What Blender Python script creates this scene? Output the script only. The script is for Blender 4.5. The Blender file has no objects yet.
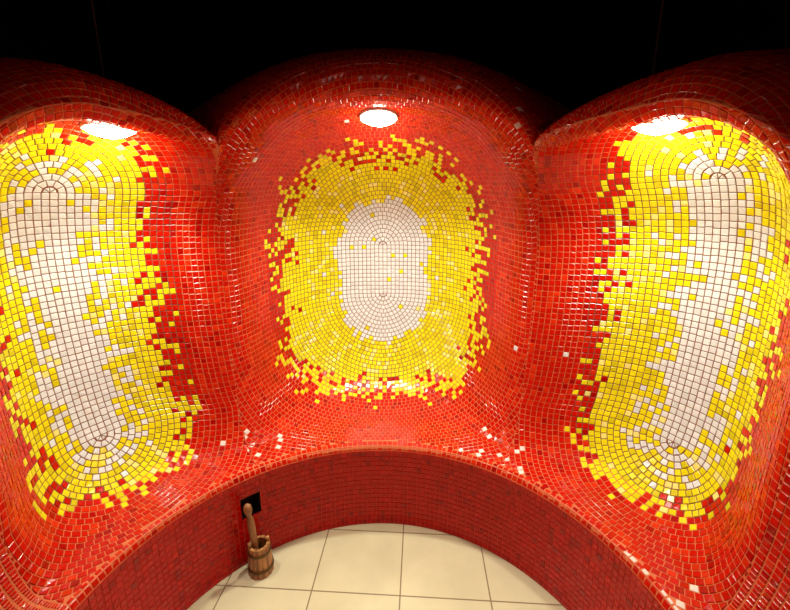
import bpy, math, random
import numpy as np
from mathutils import Vector, noise, Matrix
random.seed(7); np.random.seed(7)
scene = bpy.context.scene
COL = scene.collection
CX, CY = -0.07, 0.80
LIP = 0.83
PITCH = 0.0236

# ------------------------------------------------------------------ profiles
NICHE = [(.83,.40),(.85,.425),(.98,.43),(1.13,.445),(1.30,.53),(1.43,.73),(1.49,1.0),(1.50,1.25),(1.48,1.47),
         (1.39,1.66),(1.23,1.80),(1.05,1.87),(.95,1.89),(.89,1.93),(.89,2.00),(.95,2.07),(1.10,2.14),(1.40,2.2),(1.75,2.25)]
RIDGE = [(.83,.40),(.85,.425),(.92,.432),(.985,.455),(1.035,.53),(1.075,.68),(1.10,.95),(1.11,1.2),(1.10,1.40),
         (1.07,1.54),(1.03,1.61),(1.00,1.655),(.98,1.685),(.985,1.715),(1.01,1.74),(1.08,1.76),(1.2,1.775),(1.45,1.80),(1.75,1.83)]
SIDE = []
for i,(r,z) in enumerate(NICHE):
    k = 0.67 if i < 11 else (.70 if i < 16 else (0.85 if i == 16 else 1.0))
    zk = .91 if i < 12 else (.89 if i < 14 else .86)
    SIDE.append((.83+(r-.83)*k, z if z < .43 else .43+(z-.43)*zk))
OUTER = []
for i,(r,z) in enumerate(RIDGE):
    k = 0.68 if i < 12 else (.8 if i < 15 else (0.9 if i < 17 else 1.0))
    zk = 1.0 if i < 7 else (.94 if i == 7 else .85)
    OUTER.append((.83+(r-.83)*k, z if z < .43 else .43+(z-.43)*zk))

def catmull(pts, n=24):
    p = np.array(pts); p = np.vstack([2*p[0]-p[1], p, 2*p[-1]-p[-2]])
    out = []
    for i in range(1, len(p)-2):
        for j in range(n):
            u = j/n
            out.append(.5*((2*p[i])+(-p[i-1]+p[i+1])*u+(2*p[i-1]-5*p[i]+4*p[i+1]-p[i+2])*u*u+(-p[i-1]+3*p[i]-3*p[i+1]+p[i+2])*u**3))
    out.append(p[-2]); return np.array(out)
PN, PS, PR, PO = catmull(NICHE), catmull(SIDE), catmull(RIDGE), catmull(OUTER)
M = len(PN)
L = np.concatenate([[0], np.cumsum(np.linalg.norm(np.diff(PN, axis=0), axis=1))])
TMAX = L[-1]
W0, WO = 37.0, 23.0
SCL, SCR = 61.8, 65.0

def sector(th):
    th = np.asarray(th, float); a = np.abs(th); sc = np.where(th < 0, SCL, SCR)
    x = np.where(a < W0, a/W0, np.where(a < sc, (sc-a)/(sc-W0), np.where(a < sc+WO, (a-sc)/WO, 1.0)))
    nid = np.where(a < W0, 0, np.where(a < sc+WO, np.sign(th), 9))
    return nid.astype(int), np.clip(x, 0, 1)

def P(th, t):
    th = np.asarray(th, float); t = np.clip(np.asarray(t, float), 0, TMAX)
    idx = np.interp(t, L, np.arange(M)); ii = np.arange(M)
    nid, x = sector(th); outer = np.abs(th) > np.where(th < 0, SCL, SCR)
    ex = np.where(nid == 0, 1.5, 1.38)
    mb = .5+.5*np.cos(np.pi*x**ex)
    mt = np.where(outer, np.clip(1-(x*.985)**1.8, 0, 1)**.85, np.clip(1-(x*.975)**2.2, 0, 1)**.68)
    w = np.clip((idx/24-9.8)/3.0, 0, 1); w = w*w*(3-2*w)
    m = mb*(1-w)+mt*w
    out = []
    for c in (0, 1):
        n = np.where(nid == 0, np.interp(idx, ii, PN[:, c]), np.interp(idx, ii, PS[:, c]))
        r = np.where(outer, np.interp(idx, ii, PO[:, c]), np.interp(idx, ii, PR[:, c]))
        out.append(r+(n-r)*m)
    rr, zz = out; a = np.radians(th)
    return np.stack([CX+rr*np.sin(a), CY+rr*np.cos(a), zz], -1)

def N(th, t):
    th = np.asarray(th, float); t = np.asarray(t, float)
    e = .002
    du = P(th+.15, t)-P(th-.15, t)
    dv = P(th, np.clip(t+e, 0, TMAX))-P(th, np.clip(t-e, 0, TMAX))
    n = np.cross(du, dv); return n/np.maximum(np.linalg.norm(n, axis=-1, keepdims=True), 1e-9)

T_SEAT = float(np.interp(3.35*24, np.arange(M), L))
T_LIP = .050

# ------------------------------------------------------------------ colours
def red():
    r = random.random()
    if r < .07: c = (.36,.003,.002)
    elif r < .20: c = (.62,.026,.004)
    else: c = (.52,.008,.002)
    k = random.uniform(.92, 1.06); return (c[0]*k, c[1]*k, c[2]*k)
def yellow(d):
    r = random.random()
    if r < .14: c = (.64,.60,.008)
    elif r < .17+.12*(1-d): c = (.86,.83,.24)
    else: c = (.80,.755,.010)
    k = random.uniform(.93, 1.05); return (c[0]*k, c[1]*k, c[2]*k)
def white():
    k = random.uniform(.88, 1.0); return (.76*k, .85*k, .87*k)

class Acc:
    def __init__(s): s.cs=[]; s.n=[]; s.tc=[]; s.gv=[]; s.gf=[]; s.gc=[]
    def add(s, cs, n, col): s.cs.append(cs); s.n.append(n); s.tc.append(col)
    def grid(s, th0, th1, nt, ts, zone=None):
        ths = np.linspace(th0, th1, nt); b = len(s.gv)
        TH, TT = np.meshgrid(ths, ts, indexing='ij'); s.gv += list(P(TH, TT).reshape(-1, 3)); nz = len(ts)
        for i in range(nt-1):
            for j in range(nz-1):
                s.gf.append((b+i*nz+j, b+(i+1)*nz+j, b+(i+1)*nz+j+1, b+i*nz+j+1))
                rd = True
                if zone:
                    thc, ta, tb, wi, wo, we = zone
                    da = math.radians(ths[i]-thc)*1.25; dt = max(0, ta-ts[j], ts[j]-tb)
                    ww = wo if da*thc > 0 else wi
                    rd = (da/ww)**2+(dt/we)**2 > 1
                s.gc.append((.72,.18,.06) if rd else (.24,.09,.042))
    def build(s, name, mats, h=.0018):
        cs = np.array(s.cs); n = np.array(s.n)[:, None, :]; T = len(cs)
        cen = cs.mean(1, keepdims=True)
        w1 = (np.linalg.norm(cs[:,0]-cs[:,1], axis=1)+np.linalg.norm(cs[:,3]-cs[:,2], axis=1))/2
        w2 = (np.linalg.norm(cs[:,1]-cs[:,2], axis=1)+np.linalg.norm(cs[:,0]-cs[:,3], axis=1))/2
        size = np.maximum(.006, np.minimum(w1, w2))[:, None, None]
        g = np.maximum(.5, 1-.0031/size); g2 = np.maximum(.4, g-.0024/size)
        tilt = np.random.normal(0, .00045, (T, 4, 1))
        v = np.concatenate([cen+(cs-cen)*g-n*.002, cen+(cs-cen)*g+n*(h-.0008+tilt), cen+(cs-cen)*g2+n*(h+tilt)], 1).reshape(-1, 3)
        pat = []
        for q in range(4):
            r = (q+1) % 4; pat += [(q, r, 4+r, 4+q), (4+q, 4+r, 8+r, 8+q)]
        pat.append((8, 9, 10, 11)); pat = np.array(pat)
        F = (pat[None]+np.arange(T)[:, None, None]*12).reshape(-1, 4)
        C = np.repeat(np.array(s.tc), 9, 0); mi = np.zeros(len(F), int)
        if s.gv:
            gf = np.array(s.gf)+len(v); v = np.vstack([v, np.array(s.gv)]); F = np.vstack([F, gf])
            C = np.vstack([C, np.array(s.gc)]); mi = np.concatenate([mi, np.ones(len(gf), int)])
        me = bpy.data.meshes.new(name); me.from_pydata(v.tolist(), [], F.tolist())
        at = me.attributes.new("tile_color", 'FLOAT_COLOR', 'FACE')
        arr = np.ones((len(F), 4), np.float32); arr[:, :3] = C; at.data.foreach_set("color", arr.ravel())
        for m in mats: me.materials.append(m)
        me.polygons.foreach_set("material_index", mi.tolist()); me.polygons.foreach_set("use_smooth", (mi == 1).tolist())
        me.update(); o = bpy.data.objects.new(name, me); COL.objects.link(o); return o

# ------------------------------------------------------------------ materials
def mat(name, col=(.5,.5,.5), rough=.5, metal=0, emit=None, es=0, spec=.5, coat=0):
    m = bpy.data.materials.new(name); m.use_nodes = True; b = m.node_tree.nodes["Principled BSDF"]
    b.inputs["Base Color"].default_value = (*col, 1); b.inputs["Roughness"].default_value = rough
    b.inputs["Metallic"].default_value = metal; b.inputs["Specular IOR Level"].default_value = spec
    b.inputs["Coat Weight"].default_value = coat
    if emit: b.inputs["Emission Color"].default_value = (*emit, 1); b.inputs["Emission Strength"].default_value = es
    return m
m_tile = mat("glazed_mosaic", rough=.17, spec=.28)
nt = m_tile.node_tree; b = nt.nodes["Principled BSDF"]
at = nt.nodes.new("ShaderNodeAttribute"); at.attribute_name = "tile_color"; nt.links.new(at.outputs["Color"], b.inputs["Base Color"])
tc = nt.nodes.new("ShaderNodeTexCoord"); nz = nt.nodes.new("ShaderNodeTexNoise"); nz.inputs["Scale"].default_value = 60
bp = nt.nodes.new("ShaderNodeBump"); bp.inputs["Strength"].default_value = .12; bp.inputs["Distance"].default_value = .004
nt.links.new(tc.outputs["Object"], nz.inputs["Vector"]); nt.links.new(nz.outputs["Fac"], bp.inputs["Height"]); nt.links.new(bp.outputs["Normal"], b.inputs["Normal"])
m_grout = mat("grout", (.4,.1,.05), .8)
nt = m_grout.node_tree; b = nt.nodes["Principled BSDF"]
at = nt.nodes.new("ShaderNodeAttribute"); at.attribute_name = "tile_color"
nz = nt.nodes.new("ShaderNodeTexNoise"); nz.inputs["Scale"].default_value = 25
mx = nt.nodes.new("ShaderNodeMix"); mx.data_type='RGBA'; mx.blend_type='MULTIPLY'; mx.inputs[0].default_value=.3
nt.links.new(at.outputs["Color"], mx.inputs[6]); nt.links.new(nz.outputs["Fac"], mx.inputs[7]); nt.links.new(mx.outputs[2], b.inputs["Base Color"])

# ------------------------------------------------------------------ collect tiles
accs = {k: Acc() for k in ("wall_back","wall_left","wall_right","wall_front","seat","riser")}
def owner(nid, t):
    if t < T_SEAT: return "seat"
    return {0:"wall_back",-1:"wall_left",1:"wall_right"}.get(nid, "wall_front")

def zt(prof, z):
    seg = prof[:10*24, 1]; return float(np.interp(z, seg, L[:10*24]))
SK = {0: (zt(PN, 1.00), zt(PN, 1.28)), -1: (zt(PS, .64), zt(PS, 1.54)), 1: (zt(PS, .65), zt(PS, 1.58))}

def niche(nid):
    R = 1.25; thc = {0: 0, -1: -SCL, 1: SCR}[nid]
    lo, hi = {0: (-W0, W0), -1: (-SCL-WO, -W0), 1: (W0, SCR+WO)}[nid]
    ta, tb = SK[nid]
    hl = (tb-ta)/2; tc_ = (ta+tb)/2
    tilt = {0: 0, -1: -.004/hl, 1: .0}[nid]
    rays = []; nc = 60; ns = 40
    for i in range(ns): y=-hl+2*hl*i/ns; rays.append((tilt*y, tc_+y, 1, 0))
    for i in range(nc): a = math.pi*i/nc; rays.append((tilt*hl, tc_+hl, math.cos(a), math.sin(a)))
    for i in range(ns): y=hl-2*hl*i/ns; rays.append((tilt*y, tc_+y, -1, 0))
    for i in range(nc): a = math.pi+math.pi*i/nc; rays.append((-tilt*hl, tc_-hl, math.cos(a), math.sin(a)))
    secs = [0, ns, ns+nc, 2*ns+nc, 2*ns+2*nc]
    rays = np.array(rays); NR = len(rays); S = 420; ds = .006; K = int(1.8/PITCH)
    steps = np.arange(S)*ds
    A = rays[:, 0:1]+rays[:, 2:3]*steps; T = rays[:, 1:2]+rays[:, 3:4]*steps
    pts = P(thc+np.degrees(A/R), T)
    d = np.maximum(np.linalg.norm(np.diff(pts, axis=1), axis=2), ds*.35)
    cum = np.concatenate([np.zeros((NR, 1)), np.cumsum(d, 1)], 1)
    AK = np.zeros((K+1, NR+1)); TK = np.zeros((K+1, NR+1))
    rk = np.arange(K+1)*PITCH
    for i in range(NR):
        AK[:, i] = np.interp(rk, cum[i], A[i]); TK[:, i] = np.interp(rk, cum[i], T[i])
    AK[:, NR] = AK[:, 0]; TK[:, NR] = TK[:, 0]
    fr = np.arange(NR+1)
    TA=[]; TT=[]; META=[]
    for k in range(K):
        am = (AK[k]+AK[k+1])/2; tm = (TK[k]+TK[k+1])/2
        pm = P(thc+np.degrees(am/R), tm)
        dl = np.maximum(np.linalg.norm(np.diff(pm, axis=0), axis=1), np.hypot(np.diff(am), np.diff(tm))*.3)
        cl = np.concatenate([[0], np.cumsum(dl)])
        bds = [np.array([0.])]
        for si in range(4):
            c0, c1 = cl[secs[si]], cl[secs[si+1]]
            nn_ = max(4 if (si % 2 and k == 0) else 3, int(round((c1-c0)/PITCH)))
            u = np.arange(1, nn_+1)+np.concatenate([np.random.normal(0, .045, nn_-1), [0]])
            bds.append(c0+u/nn_*(c1-c0))
        bd = np.concatenate(bds); n = len(bd)-1
        f = np.interp(bd, cl, fr)
        a_in, a_out = np.interp(f, fr, AK[k]), np.interp(f, fr, AK[k+1]); t_in, t_out = np.interp(f, fr, TK[k]), np.interp(f, fr, TK[k+1])
        for j in range(n):
            th = thc+np.degrees(np.array([a_in[j], a_in[j+1], a_out[j+1], a_out[j]])/R)[::-1]
            tt = np.array([t_in[j], t_in[j+1], t_out[j+1], t_out[j]])[::-1]
            thx, tx = th.mean(), tt.mean()
            if not (lo-.55 < thx < hi+.55) or tx < T_LIP+.006 or tx > TMAX-.02: continue
            th = np.clip(th, lo-.03, hi+.03)
            if th.max()-th.min() < .06 and abs(tt.max()-tt.min()) < .004: continue
            TA.append(th); TT.append(tt); META.append((k, (f[j]+f[j+1])/2))
    TA = np.array(TA); TT = np.array(TT)
    CS = P(TA, TT); thm = TA.mean(1); tmm = TT.mean(1)
    NN = N(np.clip(thm, lo+.2, hi-.2), tmm); _, X = sector(thm)
    for q in range(len(TA)):
        k, fm = META[q]; cc = CS[q].mean(0); dd = (k+.5)*PITCH; ri = int(fm) % NR
        sy = rays[ri, 3]; e = abs(sy); s2 = 2*e*abs(rays[ri, 2]); x = X[q]; tq = tmm[q]
        outer = (thm[q]-thc)*nid > 0
        lf = noise.noise(Vector(cc)*7)*.5; g = max(-1.6, min(1.6, random.gauss(0, 1)))
        if nid == 0: rw, ry = .258+(.03 if sy < 0 else .01)*e, .605-(.06 if sy < 0 else .085)*e+(.11 if sy < 0 else .07)*s2
        else:
            v = np.clip((tq-ta)/(tb-ta), 0, 1)
            side = (.25+.03*v) if outer else ((.325-.05*v) if nid < 0 else (.35-.025*v))
            end = .245 if sy < 0 else .23
            rw, ry = .108-.015*e-(.005 if outer else 0), side*(1-e)+end*e+(.02 if outer else .045)*s2
        sw = .013 if nid == 0 else .034
        if dd+sw*g+.06*lf < rw: col = white() if random.random() > .015 else yellow(0)
        elif dd+(.074 if nid == 0 else .046)*g+.10*lf < ry: col = yellow((dd-rw)/(ry-rw))
        else:
            col = red()
            if x > .76 and T_LIP < tq < T_SEAT+.07 and random.random() < .08: col = (.82,.74,.68)  # pale tiles paint specular highlights into the colour at the ridge base
            elif random.random() < .0012: col = white()
        pw = .06 if nid == 0 else .32
        if rw-.03 < dd < rw+.10 and random.random() < pw*(1-abs(dd-rw)/.10): col = white() if dd > rw else yellow(0)
        accs[owner(nid, tq)].add(CS[q], NN[q], col)

for n_ in (0, -1, 1): niche(n_)

# rear part of the round wall, plain red grid
E0, E1 = SCR+WO, 360-(SCL+WO)
ncol = int(math.radians(E1-E0)*1.0/PITCH)
tsr = np.arange(T_LIP+.004, TMAX-.03, PITCH)
w = lambda q: np.where(np.asarray(q) > 180, np.asarray(q)-360, q)
th4=[]; t4=[]
for i in range(ncol):
    a0 = E0+i*(E1-E0)/ncol; a1 = E0+(i+1)*(E1-E0)/ncol
    for j in range(len(tsr)-1):
        th4.append((a0, a1, a1, a0)); t4.append((tsr[j], tsr[j], tsr[j+1], tsr[j+1]))
th4 = np.array(th4); t4 = np.array(t4); CS = P(w(th4), t4); NN = N(w(th4.mean(1)), t4.mean(1)); tm = t4.mean(1)
for q in range(len(th4)): accs["seat" if tm[q] < T_SEAT else "wall_front"].add(CS[q], NN[q], red())
# lip rows
nl = int(2*math.pi*LIP/.0225)
for j, (t0, t1) in enumerate([(.002,.026),(.027,.052)]):
    for i in range(nl):
        a0 = -180+360*i/nl; a1 = -180+360*(i+1)/nl
        cs = P(np.array([a0, a1, a1, a0]), np.array([t0, t0, t1, t1]))
        c = red()
        if j == 1 and 72 < a0 < 88 and random.random() < .45: c = (.82,.74,.68)  # run of glare on the glossy lip, painted as pale tiles
        accs["seat"].add(cs, N(np.array((a0+a1)/2), np.array((t0+t1)/2)), c)
# riser tiles
HOLE = (-40.6, 2.8, .215, .32)
nr = int(nl*1.05); rows = 16; hz = .398/rows
for i in range(nr):
    a0 = -180+360*i/nr; a1 = a0+360/nr
    for j in range(rows):
        am = (a0+a1)/2; zm = (j+.5)*hz
        if abs(am-HOLE[0]) < HOLE[1] and HOLE[2] < zm < HOLE[3]: continue
        q = [(a0, j*hz), (a1, j*hz), (a1, (j+1)*hz), (a0, (j+1)*hz)]
        cs = np.array([(CX+LIP*math.sin(math.radians(a)), CY+LIP*math.cos(math.radians(a)), z) for a, z in q])
        nn = np.array((-math.sin(math.radians(am)), -math.cos(math.radians(am)), 0))
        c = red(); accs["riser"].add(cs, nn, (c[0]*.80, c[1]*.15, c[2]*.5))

# grout sheets
tw = np.linspace(T_SEAT, TMAX, 130)
accs["wall_back"].grid(-W0, W0, 110, tw, (0, *SK[0], .58, .58, .52))
accs["wall_left"].grid(-SCL-WO, -W0, 90, tw, (-SCL, *SK[-1], .37, .30, .28))
accs["wall_right"].grid(W0, SCR+WO, 90, tw, (SCR, *SK[1], .39, .30, .28))
accs["wall_front"].grid(SCR+WO, 180, 50, tw); accs["wall_front"].grid(-180, -SCL-WO, 50, tw)
accs["seat"].grid(-180, 180, 300, np.linspace(0, T_SEAT, 40))
r_ = accs["riser"]; ng = 240
za = [0, HOLE[2], HOLE[3], .40]
for i in range(ng+1):
    a = math.radians(-180+360*i/ng)
    for z in za: r_.gv.append(np.array((CX+LIP*math.sin(a), CY+LIP*math.cos(a), z)))
for i in range(ng):
    am = -180+360*(i+.5)/ng
    for j in range(3):
        if j == 1 and abs(am-HOLE[0]) < HOLE[1]: continue
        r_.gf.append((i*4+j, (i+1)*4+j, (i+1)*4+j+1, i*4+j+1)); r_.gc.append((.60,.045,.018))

lab = {"wall_back":"red mosaic wall scooped into an oval niche, yellow and white mosaic flame centre",
       "wall_left":"red mosaic wall with tall oval niche of yellow and white mosaic",
       "wall_right":"red mosaic wall with tall oval niche, ragged white and yellow mosaic",
       "wall_front":"plain red mosaic wall closing the round steam room"}
for k in ("wall_back","wall_left","wall_right","wall_front"):
    o = accs[k].build(k, [m_tile, m_grout]); o["kind"] = "structure"; o["label"] = lab[k]; o["category"] = "wall"
bench = bpy.data.objects.new("bench", None); bench.location = (CX, CY, 0); COL.objects.link(bench)
bench["label"] = "built-in circular bench covered in glossy red mosaic tiles"; bench["category"] = "bench"
for k in ("seat", "riser"):
    o = accs[k].build(k, [m_tile, m_grout]); o.parent = bench; o.location = (-CX, -CY, 0)

# ------------------------------------------------------------------ helpers
def lathe(name, prof, m, seg=48, smooth=True, close=False):
    vs=[]; fs=[]; n=len(prof)
    for i in range(seg):
        a=2*math.pi*i/seg
        for r,z in prof: vs.append((r*math.cos(a), r*math.sin(a), z))
    rng = n if close else n-1
    for i in range(seg):
        for j in range(rng):
            k=(j+1)%n; i2=(i+1)%seg
            fs.append((i*n+j, i2*n+j, i2*n+k, i*n+k))
    me=bpy.data.meshes.new(name); me.from_pydata(vs,[],fs); me.materials.append(m)
    for p in me.polygons: p.use_smooth=smooth
    me.update(); o=bpy.data.objects.new(name,me); COL.objects.link(o); return o

# ------------------------------------------------------------------ floor
m_floor = mat("beige_floor_tile", (.7,.6,.4), .25)
nt = m_floor.node_tree; b = nt.nodes["Principled BSDF"]
tc = nt.nodes.new("ShaderNodeTexCoord"); mp = nt.nodes.new("ShaderNodeMapping"); mp.vector_type='TEXTURE'
mp.inputs["Location"].default_value=(.02,1.258,0); mp.inputs["Rotation"].default_value=(0,0,math.radians(-3.5))
br = nt.nodes.new("ShaderNodeTexBrick"); br.offset=0; br.squash=1
br.inputs["Scale"].default_value=1; br.inputs["Brick Width"].default_value=.355; br.inputs["Row Height"].default_value=.315
br.inputs["Mortar Size"].default_value=.0032; br.inputs["Mortar Smooth"].default_value=.3
br.inputs["Color1"].default_value=(.72,.68,.44,1); br.inputs["Color2"].default_value=(.68,.64,.40,1); br.inputs["Mortar"].default_value=(.27,.21,.12,1)
nz = nt.nodes.new("ShaderNodeTexNoise"); nz.inputs["Scale"].default_value=6; nz.inputs["Detail"].default_value=6
mx = nt.nodes.new("ShaderNodeMix"); mx.data_type='RGBA'; mx.blend_type='MULTIPLY'; mx.inputs[0].default_value=.3
nt.links.new(tc.outputs["Object"], mp.inputs["Vector"]); nt.links.new(mp.outputs["Vector"], br.inputs["Vector"])
nt.links.new(tc.outputs["Object"], nz.inputs["Vector"]); nt.links.new(br.outputs["Color"], mx.inputs[6]); nt.links.new(nz.outputs["Fac"], mx.inputs[7])
nt.links.new(mx.outputs[2], b.inputs["Base Color"])
n=128; vs=[(CX+(LIP+.02)*math.cos(2*math.pi*i/n), CY+(LIP+.02)*math.sin(2*math.pi*i/n), 0) for i in range(n)]
me=bpy.data.meshes.new("floor"); me.from_pydata(vs,[],[tuple(range(n))]); me.materials.append(m_floor)
fl=bpy.data.objects.new("floor",me); COL.objects.link(fl); fl["kind"]="structure"; fl["label"]="beige square ceramic floor tiles with dark grout"; fl["category"]="floor"

# ceiling + upper dark wall
m_black = mat("black_paint", (.005,.0018,.0015), .6, spec=.12)
vs=[(CX+1.77*math.cos(2*math.pi*i/n), CY+1.77*math.sin(2*math.pi*i/n), 2.6) for i in range(n)]
me=bpy.data.meshes.new("ceiling"); me.from_pydata(vs,[],[tuple(reversed(range(n)))]); me.materials.append(m_black)
ce=bpy.data.objects.new("ceiling",me); COL.objects.link(ce); ce["kind"]="structure"; ce["label"]="black ceiling above the mosaic hoods"; ce["category"]="ceiling"
up=lathe("wall_upper",[(1.75,1.6),(1.75,2.6)],m_black,128); up.location=(CX,CY,0); up["kind"]="structure"; up["label"]="black wall band between mosaic hoods and ceiling"; up["category"]="wall"
m_seam = mat("seam", (.30,.17,.14), .5)
for th in (45.6, -46.0):
    a=math.radians(th); cs_=bpy.data.meshes.new("trim_1" if th>0 else "trim_2")
    bm_v=[(sx*.003, sy*.004, z) for sx in(-1,1) for sy in(-1,1) for z in (1.84,2.59)]
    cs_.from_pydata(bm_v,[],[(0,1,3,2),(4,6,7,5),(0,4,5,1),(2,3,7,6),(0,2,6,4),(1,5,7,3)]); cs_.materials.append(m_seam)
    o=bpy.data.objects.new(cs_.name,cs_); o.location=(CX+1.735*math.sin(a),CY+1.735*math.cos(a),0); o.rotation_euler=(0,0,-a); COL.objects.link(o)
    o["kind"]="structure"; o["label"]="thin vertical joint strip on the dark upper wall"; o["category"]="trim"

# ------------------------------------------------------------------ downlights
m_ring = mat("white_trim", (.85,.8,.7), .35)
m_lens = mat("lamp_glass", (1,.97,.9), .3, emit=(1,.93,.74), es=45)
def downlight(th, t, energy, label, s, up_):
    p=P(np.array(float(th)),np.array(t)); nn=N(np.array(float(th)),np.array(t))
    e=bpy.data.objects.new("recessed_downlight",None); COL.objects.link(e)
    nv=(Vector(nn)*(1-up_)+Vector((0,0,-1))*up_).normalized()
    q=nv.to_track_quat('Z','Y'); e.location=Vector(p)+Vector(nn)*.006; e.rotation_mode='QUATERNION'; e.rotation_quaternion=q; e.scale=(s,s,s)
    e["label"]=label; e["category"]="ceiling light"; e["group"]="recessed downlights in the niche hoods"
    ring=lathe("trim_ring",[(.086,.004),(.087,.007),(.090,.007),(.093,.003),(.093,-.02),(.084,-.02)],m_ring,48,close=True); ring.parent=e
    lens=lathe("lens",[(0.0001,.034),(.03,.031),(.060,.021),(.080,.010),(.087,.004)],m_lens,48); lens.parent=e
    ld=bpy.data.lights.new("niche_light",'SPOT'); ld.energy=energy; ld.spot_size=math.radians(138); ld.spot_blend=1.0; ld.shadow_soft_size=.05; ld.color=(1,.95,.82)
    lo=bpy.data.objects.new("niche_light",ld); COL.objects.link(lo); lo.parent=e
    inw=Vector((CX-p[0],CY-p[1],0)).normalized()
    d=(Vector((0,0,-1))+inw*.12).normalized()
    lo.location=(0,0,.11/s); lo.rotation_mode='QUATERNION'; lo.rotation_quaternion=q.inverted() @ d.to_track_quat('-Z','Y')
    l2=bpy.data.lights.new("halo_light",'POINT'); l2.energy=2.8*s*s; l2.shadow_soft_size=.03; l2.color=(1,.9,.7)
    o2=bpy.data.objects.new("halo_light",l2); COL.objects.link(o2); o2.parent=e; o2.location=(0,0,.075/s)
tl=float(np.interp(11.0*24,np.arange(M),L))
downlight(0,tl,52,"round recessed downlight glowing in the hood of a niche",.88,.30)
downlight(-56.5,tl,25,"round recessed downlight glowing in the hood of a niche",.80,.65)
downlight(60.5,tl,25,"round recessed downlight glowing in the hood of a niche",.80,.65)
# fill lamp added out of view above the room to brighten floor and walls
cl=bpy.data.objects.new("added_fill_lamp",None); cl.location=(CX,CY-.25,2.6); COL.objects.link(cl); cl["label"]="unseen fill lamp added on the ceiling, round with frosted glass"; cl["category"]="ceiling light"
a=lathe("fill_lamp_rim",[(.17,0),(.17,-.03),(.155,-.035),(.15,0)],m_ring,48,close=True); a.parent=cl
a=lathe("fill_lamp_diffuser",[(.0001,-.05),(.08,-.045),(.13,-.035),(.152,-.02)],mat("frosted_glass",(1,.95,.85),.4,emit=(1,.9,.75),es=.8),48); a.parent=cl
ld=bpy.data.lights.new("room_fill_spot",'SPOT'); ld.spot_size=math.radians(54); ld.spot_blend=1; ld.shadow_soft_size=.12; ld.energy=132; ld.color=(1,.97,.83)
lo=bpy.data.objects.new("room_fill_spot",ld); COL.objects.link(lo); lo.parent=cl; lo.location=(0,0,-.07)
ld=bpy.data.lights.new("room_fill",'AREA'); ld.shape='DISK'; ld.size=.28; ld.energy=.7; ld.color=(1,.9,.75)
lo=bpy.data.objects.new("room_fill",ld); COL.objects.link(lo); lo.parent=cl; lo.location=(0,0,-.065)

# ------------------------------------------------------------------ opening in the riser
a=math.radians(HOLE[0]); hx,hy=CX+(LIP)*math.sin(a),CY+(LIP)*math.cos(a)
m_dark=mat("dark_recess",(.012,.006,.005),.7)
def boxmesh(name,x0,x1,y0,y1,z0,z1,m,openfront=False):
    vs=[(x,y,z) for x in(x0,x1) for y in(y0,y1) for z in(z0,z1)]
    fs=[(0,1,3,2),(4,6,7,5),(2,3,7,6),(0,2,6,4),(1,5,7,3)]
    if not openfront: fs.append((0,4,5,1))
    me=bpy.data.meshes.new(name); me.from_pydata(vs,[],fs); me.materials.append(m); me.update(); o=bpy.data.objects.new(name,me); COL.objects.link(o)
    return o
o=boxmesh("recess",-.045,.045,-.001,.07,-.055,.055,m_dark,True); o.parent=bench
o.location=(hx-CX,hy-CY,.268); o.rotation_euler=(0,0,-a); o["label"]="small dark rectangular opening in the red mosaic riser"

# ------------------------------------------------------------------ bucket and ladle
def woodmat(name,c1,c2,sc=1):
    m=mat(name,c1,.4); nt=m.node_tree; b=nt.nodes["Principled BSDF"]
    tc=nt.nodes.new("ShaderNodeTexCoord"); mp=nt.nodes.new("ShaderNodeMapping"); mp.inputs["Scale"].default_value=(60,60,6)
    nz=nt.nodes.new("ShaderNodeTexNoise"); nz.inputs["Scale"].default_value=sc; nz.inputs["Detail"].default_value=5
    cr=nt.nodes.new("ShaderNodeValToRGB"); cr.color_ramp.elements[0].color=(*c1,1); cr.color_ramp.elements[1].color=(*c2,1); cr.color_ramp.elements[0].position=.35; cr.color_ramp.elements[1].position=.65
    nt.links.new(tc.outputs["Object"],mp.inputs["Vector"]); nt.links.new(mp.outputs["Vector"],nz.inputs["Vector"]); nt.links.new(nz.outputs["Fac"],cr.inputs["Fac"]); nt.links.new(cr.outputs["Color"],b.inputs["Base Color"])
    return m
m_wood=woodmat("bucket_wood",(.18,.07,.02),(.48,.24,.075)); m_wood2=woodmat("ladle_wood",(.18,.075,.022),(.42,.20,.07)); m_hoop=mat("brass_hoop",(.14,.08,.03),.4,1)
BX,BY=-.567,1.376
bk=bpy.data.objects.new("wooden_bucket",None); bk.location=(BX,BY,.001); bk.rotation_euler=(0,0,.3); COL.objects.link(bk)
bk["label"]="small staved wooden sauna bucket with metal hoops standing on the floor"; bk["category"]="bucket"
H=.134; r0,r1=.050,.040
vs=[];fs=[]; NS=14
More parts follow.
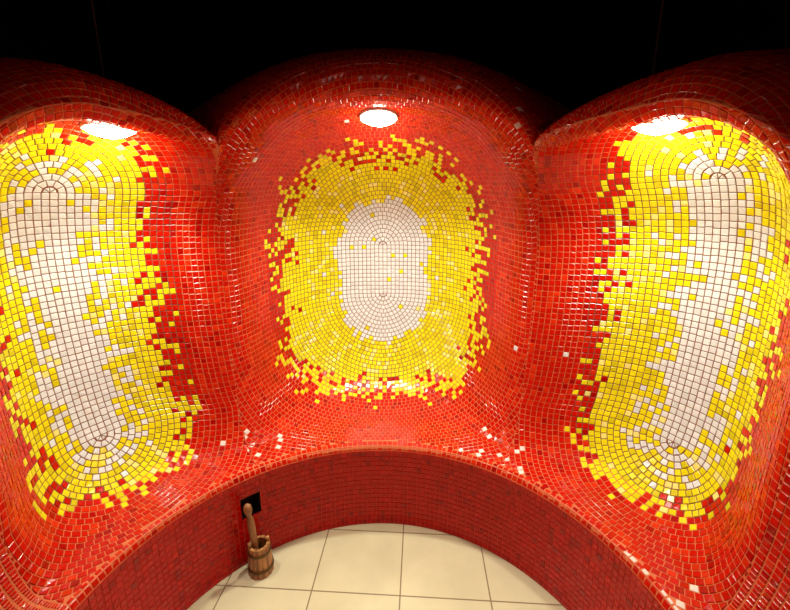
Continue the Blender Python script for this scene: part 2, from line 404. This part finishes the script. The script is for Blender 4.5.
for s in range(NS):
    tall=.018 if s in (0,7) else 0
    b0=len(vs)
    for u in (.03,.35,.65,.97):
        an=2*math.pi*(s+u)/NS; bul=.0022 if u in(.35,.65) else 0
        hh=H+tall*(1 if u in(.35,.65) else .75)
        for (rr,z) in ((r0+bul,0),(r1+bul+.001,hh),(r1-.009,hh),(r0-.009,.006)):
            vs.append((rr*math.cos(an),rr*math.sin(an),z))
    for q in range(3):
        for c in range(4):
            d=(c+1)%4; fs.append((b0+q*4+c,b0+q*4+4+c,b0+q*4+4+d,b0+q*4+d))
    fs.append((b0+3,b0+2,b0+1,b0)); fs.append((b0+12,b0+13,b0+14,b0+15))
me=bpy.data.meshes.new("body"); me.from_pydata(vs,[],fs); me.materials.append(m_wood); body=bpy.data.objects.new("body",me); COL.objects.link(body); body.parent=bk
bt=lathe("base",[(.0001,.008),(r0-.006,.008),(r0-.006,.016),(.0001,.016)],m_wood,32); bt.parent=bk
for z in (.026,.100):
    rr=r0+(r1-r0)*z/H+.0025
    h=lathe("hoop",[(rr,z),(rr+.003,z),(rr+.002,z+.013),(rr-.001,z+.013)],m_hoop,48,close=True); h.parent=bk
ld_=bpy.data.objects.new("ladle",None); ld_.location=(BX-.008,BY-.002,.050); ld_.rotation_euler=(math.radians(2),math.radians(-4),0); COL.objects.link(ld_)
ld_["label"]="turned wooden ladle standing upright in the bucket"; ld_["category"]="ladle"
hnd=lathe("handle",[(.0001,0),(.008,.004),(.009,.05),(.012,.10),(.015,.15),(.0155,.19),(.013,.215),(.010,.226),(.010,.236),(.015,.246),(.0175,.260),(.0155,.274),(.009,.284),(.0001,.286)],m_wood2,24); hnd.parent=ld_
bw=lathe("bowl",[(.0001,-.030),(.018,-.028),(.025,-.012),(.026,.008),(.024,.008),(.021,-.008),(.015,-.022),(.0001,-.024)],m_wood2,32); bw.parent=ld_; bw.location=(.004,0,.004)

# ------------------------------------------------------------------ world + camera
w=bpy.data.worlds.new("world"); scene.world=w; w.use_nodes=True; w.node_tree.nodes["Background"].inputs[0].default_value=(.5,.3,.2,1); w.node_tree.nodes["Background"].inputs[1].default_value=.05
cam=bpy.data.cameras.new("camera"); co=bpy.data.objects.new("camera",cam); COL.objects.link(co)
cam.sensor_width=36; cam.lens=36*400/790; cam.clip_start=.01
co.location=(0,0,1.5); co.rotation_euler=(math.radians(76),0,0); scene.camera=co
scene.view_settings.view_transform='Standard'
